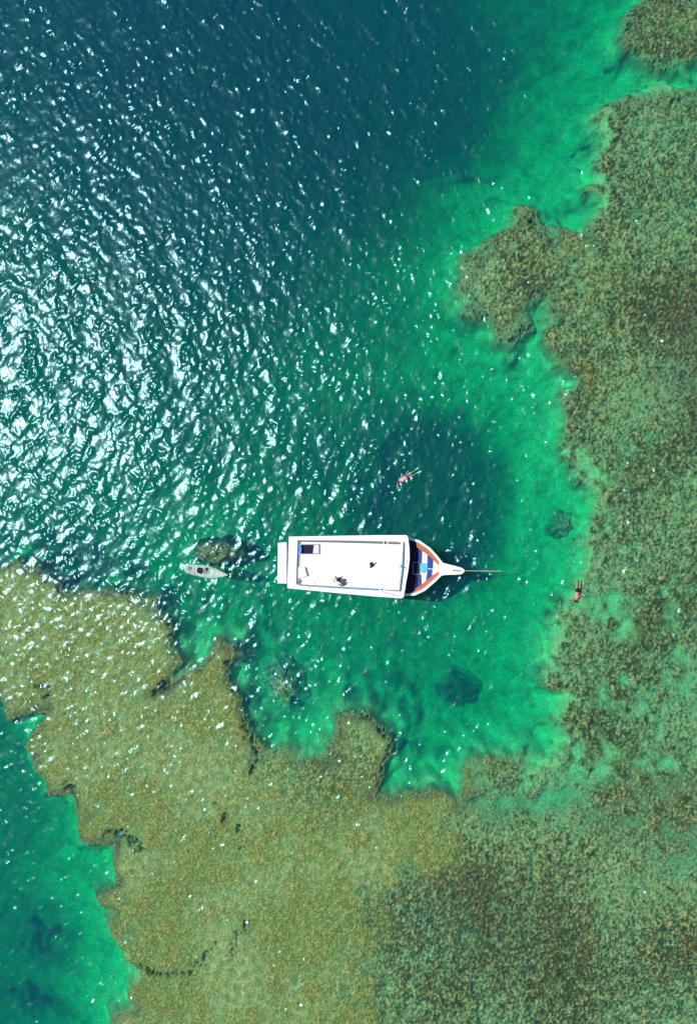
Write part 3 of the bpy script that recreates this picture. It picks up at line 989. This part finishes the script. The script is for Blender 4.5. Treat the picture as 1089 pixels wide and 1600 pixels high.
ck = obj('cockpit_rim', ring_prism(oval(316.5, 892, 10.5, 6.6), oval(316.5, 892, 9.2, 5.3), kz + .02, kz + .15), M_kay, kay, bevel=.01)
obj('cockpit_floor', pxprism(oval(313, 891.8, 4.6, 5.2, rot=.1), kz + .05, kz + .094), M_black, kay)
seat = obj('seat', pxprism([(317.8, 887.4), (325, 888.4), (325, 896.8), (317.6, 896.6)], kz + .05, kz + .12), mat('grey_seat_pad', (.20, .25, .22), .8, vary=.3, vscale=9), kay, bevel=.02)
obj('backrest', pxprism([(321.6, 886.8), (324.2, 887.1), (324, 892.5), (322, 892.4)], kz + .11, kz + .24), M_black, seat, bevel=.01)
obj('storage_hatch', pxprism(oval(297, 888, 3.6, 3.2), kz + .08, kz + .125), mat('grey_hatch', (.17, .20, .18), .6), kay, bevel=.01)
bmx = bmesh.new()
tube(bmx, [P(331, 886.6, kz + .09), P(337, 893.5, kz + .13), P(333, 902.6, kz + .09)], .012)
obj('deck_line', bmx, M_rail, kay)
bmx = bmesh.new()
tube(bmx, [P(304, 883, kz + .09), P(304, 891, kz + .13), P(304, 898, kz + .09)], .012)
obj('deck_line', bmx, M_rail, kay)

# ------------------------------------------------------------------ swimmers: one skinned surface each


def person(label, J, E, R_, skin_m, root):
    """J joints {name:(x,y,z)}, E edges, R_ radii; returns the Empty with one continuous body"""
    names = list(J)
    mesh = bpy.data.meshes.new('body')
    o0 = Vector(J[root])
    mesh.from_pydata([Vector(J[k]) - o0 for k in names], [(names.index(a), names.index(b)) for a, b in E], [])
    o = bpy.data.objects.new('body', mesh)
    C.objects.link(o)
    sk = o.modifiers.new('s', 'SKIN')
    for i, k in enumerate(names):
        r = R_[k]
        mesh.skin_vertices[0].data[i].radius = (r, r) if not isinstance(r, tuple) else r
        mesh.skin_vertices[0].data[i].use_root = (k == root)
    sk.use_smooth_shade = True
    ss = o.modifiers.new('u', 'SUBSURF')
    ss.levels = ss.render_levels = 2
    dg = bpy.context.evaluated_depsgraph_get()
    me2 = bpy.data.meshes.new_from_object(o.evaluated_get(dg))
    bpy.data.objects.remove(o)
    me2.materials.clear()
    me2.materials.append(skin_m)
    o = bpy.data.objects.new('body', me2)
    C.objects.link(o)
    e = thing('person', label, 'person', J[root])
    o.parent = e
    return e, o


def hull_round(cx, cy, cz, rx, ry, rz, rot, n=16):
    bmx = bmesh.new()
    bmesh.ops.create_uvsphere(bmx, u_segments=n, v_segments=n // 2 + 2, radius=1)
    c, s = math.cos(rot), math.sin(rot)
    for q in bmx.verts:
        x, y, zz = q.co.x * rx, q.co.y * ry, q.co.z * rz
        q.co = (cx + x * c - y * s, cy + x * s + y * c, cz + zz)
    return bmx


def figure(label, head, feet, skin_m, wear_m, hair_m, arms, z0=.02, spread=.16, legs_z=-.18, size=1.0, wear='shorts'):
    """prone swimmer between head and feet (photograph pixels); arms: hand targets"""
    h, f = Vector(P(*head, z0)), Vector(P(*feet, legs_z))
    d = (f - h)
    d.z = 0
    L = 1.62 * size
    d.normalize()
    s = Vector((-d.y, d.x, 0))

    def at(along, side, zz):
        return tuple(Vector((h.x, h.y, 0)) + d * along * L / 1.62 + s * side + Vector((0, 0, zz)))
    J, R_, E = {}, {}, []
    J['pelvis'] = at(.82, 0, z0); R_['pelvis'] = (.15, .10)
    J['waist'] = at(.62, 0, z0 + .02); R_['waist'] = (.135, .09)
    J['chest'] = at(.42, 0, z0 + .04); R_['chest'] = (.17, .11)
    J['neck'] = at(.20, 0, z0 + .03); R_['neck'] = (.062, .062)
    J['skull'] = at(.06, 0, z0 + .03); R_['skull'] = (.09, .10)
    J['crown'] = at(-.04, 0, z0 + .01); R_['crown'] = (.07, .08)
    E += [('pelvis', 'waist'), ('waist', 'chest'), ('chest', 'neck'), ('neck', 'skull'), ('skull', 'crown')]
    for k, sg in (('l', 1), ('r', -1)):
        sp = spread * (1.3 if sg > 0 else .9)
        J[k + 'hip'] = at(.92, sg * .09, z0 - .02); R_[k + 'hip'] = .088
        J[k + 'knee'] = at(1.28, sg * (.09 + sp * .4), z0 - .10 + (.04 if sg > 0 else -.05)); R_[k + 'knee'] = .058
        J[k + 'ankle'] = at(1.66, sg * (.08 + sp * .7), legs_z + (.03 if sg > 0 else -.06)); R_[k + 'ankle'] = .038
        J[k + 'toe'] = at(1.84, sg * (.09 + sp * .8), legs_z - .04); R_[k + 'toe'] = .03
        E += [('pelvis', k + 'hip'), (k + 'hip', k + 'knee'), (k + 'knee', k + 'ankle'), (k + 'ankle', k + 'toe')]
        J[k + 'shoulder'] = at(.30, sg * .18, z0 + .04); R_[k + 'shoulder'] = .062
        hx, hy, hz = arms[k]
        hand = Vector(P(hx, hy, hz))
        sh = Vector(J[k + 'shoulder'])
        dd = (hand - sh)
        ln = .56
        hand = sh + dd.normalized() * ln
        el = sh + dd.normalized() * .29 + Vector((0, 0, -.04))
        J[k + 'elbow'] = tuple(el); R_[k + 'elbow'] = .042
        J[k + 'wrist'] = tuple(hand); R_[k + 'wrist'] = .027
        pd = dd.normalized()
        ps = Vector((-pd.y, pd.x, 0)).normalized()
        palm = hand + pd * .06
        J[k + 'palm'] = tuple(palm); R_[k + 'palm'] = (.035, .018)
        E += [('chest', k + 'shoulder'), (k + 'shoulder', k + 'elbow'), (k + 'elbow', k + 'wrist'), (k + 'wrist', k + 'palm')]
        for q, (off, fl_) in enumerate(((-.030, .065), (-.010, .078), (.011, .073), (.031, .058))):
            b_ = palm + ps * off + pd * .03
            J[f'{k}f{q}'] = tuple(b_ + pd * fl_ * .5 + ps * off * .3); R_[f'{k}f{q}'] = .009
            J[f'{k}g{q}'] = tuple(b_ + pd * fl_ + ps * off * .6 + Vector((0, 0, -.015))); R_[f'{k}g{q}'] = .008
            E += [(k + 'palm', f'{k}f{q}'), (f'{k}f{q}', f'{k}g{q}')]
        J[k + 'th'] = tuple(hand + ps * .05 * sg + pd * .06); R_[k + 'th'] = .01
        E += [(k + 'wrist', k + 'th')]
    e, body = person(label, J, E, R_, skin_m, 'pelvis')
    ang = math.atan2(d.y, d.x)
    hd = Vector(J['skull'])
    cr_ = Vector(J['crown'])
    m_ = (hd + cr_) / 2 + Vector((0, 0, .03))
    obj('hair', hull_round(m_.x, m_.y, m_.z, .125, .105, .105, ang), hair_m, e, smooth=True)
    p_ = Vector(J['pelvis'])
    if wear == 'shorts':
        q = Vector(at(.90, 0, z0))
        obj('shorts', hull_round(q.x, q.y, q.z - .005, .24, .205, .135, ang), wear_m, e, smooth=True)
    else:
        q = Vector(at(.86, 0, z0))
        obj('swimsuit', hull_round(q.x, q.y, q.z, .17, .18, .13, ang), wear_m, e, smooth=True)
    # snorkel beside the head
    bmx = bmesh.new()
    a_ = Vector(at(.02, .11, z0 - .02))
    tube(bmx, [a_, Vector(at(.07, .13, z0 + .10)), Vector(at(.14, .13, z0 + .26))], .014)
    obj('snorkel', bmx, M_black, e)
    # swim fins
    return e, at, J


M_skin1 = mat('pale_pink_skin', (.62, .36, .34), .5, vary=.12, vscale=6)
M_skin2 = mat('sunburnt_skin', (.66, .20, .17), .5, vary=.12, vscale=6)
M_red = mat('crimson_swimwear', (.35, .008, .06), .6)
M_navyw = mat('dark_swim_shorts', (.012, .016, .016), .7)
M_hair = mat('dark_hair', (.02, .014, .01), .7)
M_hair2 = mat('brown_hair', (.10, .05, .03), .7)
M_fin = mat('pale_fin_rubber', (.45, .62, .58), .5)


def fins(e, at, J):
    for k, sg in (('l', 1), ('r', -1)):
        t0_ = Vector(J[k + 'ankle'])
        t1_ = Vector(J[k + 'toe'])
        dd = (t1_ - t0_).normalized()
        ss_ = Vector((-dd.y, dd.x, 0)).normalized()
        bmx = bmesh.new()
        prof = [(0, .04), (.12, .05), (.34, .075), (.40, .06)]
        vs = []
        for zz in (-.012, .012):
            vs.append([bmx.verts.new(t0_ + dd * (.06 + a) + ss_ * b + Vector((0, 0, zz))) for a, b in prof] +
                      [bmx.verts.new(t0_ + dd * (.06 + a) - ss_ * b + Vector((0, 0, zz))) for a, b in prof[::-1]])
        n = len(vs[0])
        for i in range(n):
            bmx.faces.new((vs[0][i], vs[0][(i + 1) % n], vs[1][(i + 1) % n], vs[1][i]))
        bmx.faces.new(vs[0][::-1])
        bmx.faces.new(vs[1])
        obj('swim_fin', bmx, M_fin, e)


e, at, J = figure('swimmer in crimson swimwear floating face down on dark teal water above the boat', (621.5, 753.5), (643, 741),
                  M_skin1, M_red, M_hair2, {'l': (617.5, 767, -.02), 'r': (627, 739, .03)}, z0=.05, spread=.07, legs_z=-.30, wear='suit')
fins(e, at, J)
e, at, J = figure('sunburnt swimmer in dark shorts snorkelling at the green reef edge right of the boat', (898.5, 939.5), (904, 905),
                  M_skin2, M_navyw, M_hair, {'l': (912, 930, -.05), 'r': (885, 935, .02)}, z0=.06, spread=.14, legs_z=-.30)

# ------------------------------------------------------------------ coral heads standing clear of the reef
M_coral = tint_mat('coral_growth', 9., .55, .9)


def coral(label, cu, cv, ru, rv, ztop, zbot, seed, cols, rot=0., yellow=None, lump=.25, cat='coral', fade=.8, pw=2.2):
    r_ = np.random.RandomState(seed)
    nr, na = 40, 110
    T, Aa = np.meshgrid(np.linspace(0, 1, nr), np.linspace(0, 2 * np.pi, na, endpoint=False))
    cx, cy, _ = P(cu, cv, ztop)
    k = S * (H - ztop) / H
    edge_ = 1 + sum(a * np.cos(m * Aa + p) for m, a, p in [(q, .22 / q ** .7 * r_.uniform(.4, 1), r_.uniform(0, 6.28)) for q in range(2, 10)])
    x = T * ru * k * edge_ * np.cos(Aa)
    y = T * rv * k * edge_ * np.sin(Aa)
    c, s = math.cos(rot), math.sin(rot)
    xx, yy = cx + x * c - y * s, cy + x * s + y * c
    n1, n2, n3 = samp(N_sml, xx + seed, yy), samp(N_fin, xx, yy + seed), samp(N_mic, xx, yy)
    zz = ztop - (ztop - zbot) * T ** pw + (lump * n1 * .35 + .10 * n2 * lump * 2) * (1 - T ** 6)
    zz = np.minimum(zz, -.1)
    b = bmesh.new()
    V_ = [[b.verts.new((xx[i, j], yy[i, j], zz[i, j])) for j in range(nr)] for i in range(na)]
    for i in range(na):
        for j in range(nr - 1):
            b.faces.new((V_[i][j], V_[i][j + 1], V_[(i + 1) % na][j + 1], V_[(i + 1) % na][j]))
    b.faces.new([V_[i][nr - 1] for i in range(na)][::-1])
    for q in b.verts:
        q.co -= Vector((cx, cy, zbot))
    m_ = bpy.data.meshes.new('coral_head')
    b.to_mesh(m_)
    b.free()
    ca, cb, cc = (np.array(q, np.float32) for q in cols)
    f = np.clip(.5 + .3 * n2 + .2 * n3 + .2 * n1, 0, 1)[..., None]
    col = ca + (cb - ca) * f
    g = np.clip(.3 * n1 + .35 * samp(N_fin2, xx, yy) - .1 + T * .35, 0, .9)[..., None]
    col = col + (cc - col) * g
    if yellow:
        yx, yy2, yr = yellow
        w_ = np.exp(-(((x / k - yx) ** 2 + (y / k - yy2) ** 2) / yr ** 2))[..., None]
        col = col + (np.array((.42, .36, .06), np.float32) - col) * np.clip(w_ * 1.1, 0, 1)
    bx = np.clip(np.searchsorted(ax_x, xx), 0, len(ax_x) - 1)
    by = np.clip(np.searchsorted(ax_y, yy), 0, len(ax_y) - 1)
    rise = zz - Z[by, bx]
    sf = (1 - sm(-.05, fade, rise + (.16 * n1 + .12 * n2) * fade))[..., None]
    col = col + (sand - col) * sf * .9
    paint(m_, np.clip(col, .01, .8))
    for p in m_.polygons:
        p.use_smooth = True
    m_.materials.append(M_coral)
    o = bpy.data.objects.new('coral_head', m_)
    C.objects.link(o)
    o.location = (cx, cy, zbot)
    tag(o, label, cat, 'coral heads around the reef')
    return o


brn = ((.10, .07, .035), (.40, .32, .15), (.05, .045, .03))
gry = ((.14, .12, .09), (.46, .40, .30), (.05, .05, .04))
coral('shallow olive brown coral patch just above the pale kayak', 337, 864, 50, 26, -.5, -4.2, 31, ((.16, .12, .05), (.34, .27, .12), (.07, .055, .03)), fade=.4, pw=5, lump=.3)
coral('grey brown coral mound between the two reef points below the boat', 440, 1072, 62, 38, -.7, -3.2, 37, ((.25, .17, .08), (.55, .43, .26), (.09, .07, .035)), lump=.22, rot=-.75, yellow=(24, -22, 18), fade=1.0, pw=1.7)
coral('small yellow coral crown on the corner of the reef point', 598, 1163, 9, 13, -.35, -1.2, 41, ((.35, .30, .04), (.62, .55, .10), (.15, .14, .04)), lump=.12, fade=.05)
coral('dark round coral head sunk deep in the green channel', 722, 1082, 64, 50, -3.2, -6.0, 43, ((.10, .12, .06), (.15, .17, .08), (.08, .09, .05)), fade=1.1, pw=1.8, lump=.04)
coral('reddish brown oval coral boulder in the pale green sand', 872, 1206, 12, 15, -.9, -2.2, 47, ((.20, .10, .05), (.40, .22, .11), (.12, .10, .05)), rot=-.35, lump=.15, fade=.3)
coral('soft brown coral patch at the sand edge of the right reef', 882, 820, 29, 27, -1.35, -3.2, 53, ((.32, .21, .09), (.48, .36, .17), (.20, .14, .06)), fade=.8, pw=2)
coral('small grey rock outcrop on the lower left reef edge', 165, 1409, 11, 10, -.3, -3.0, 59, gry, lump=.2, fade=.3)
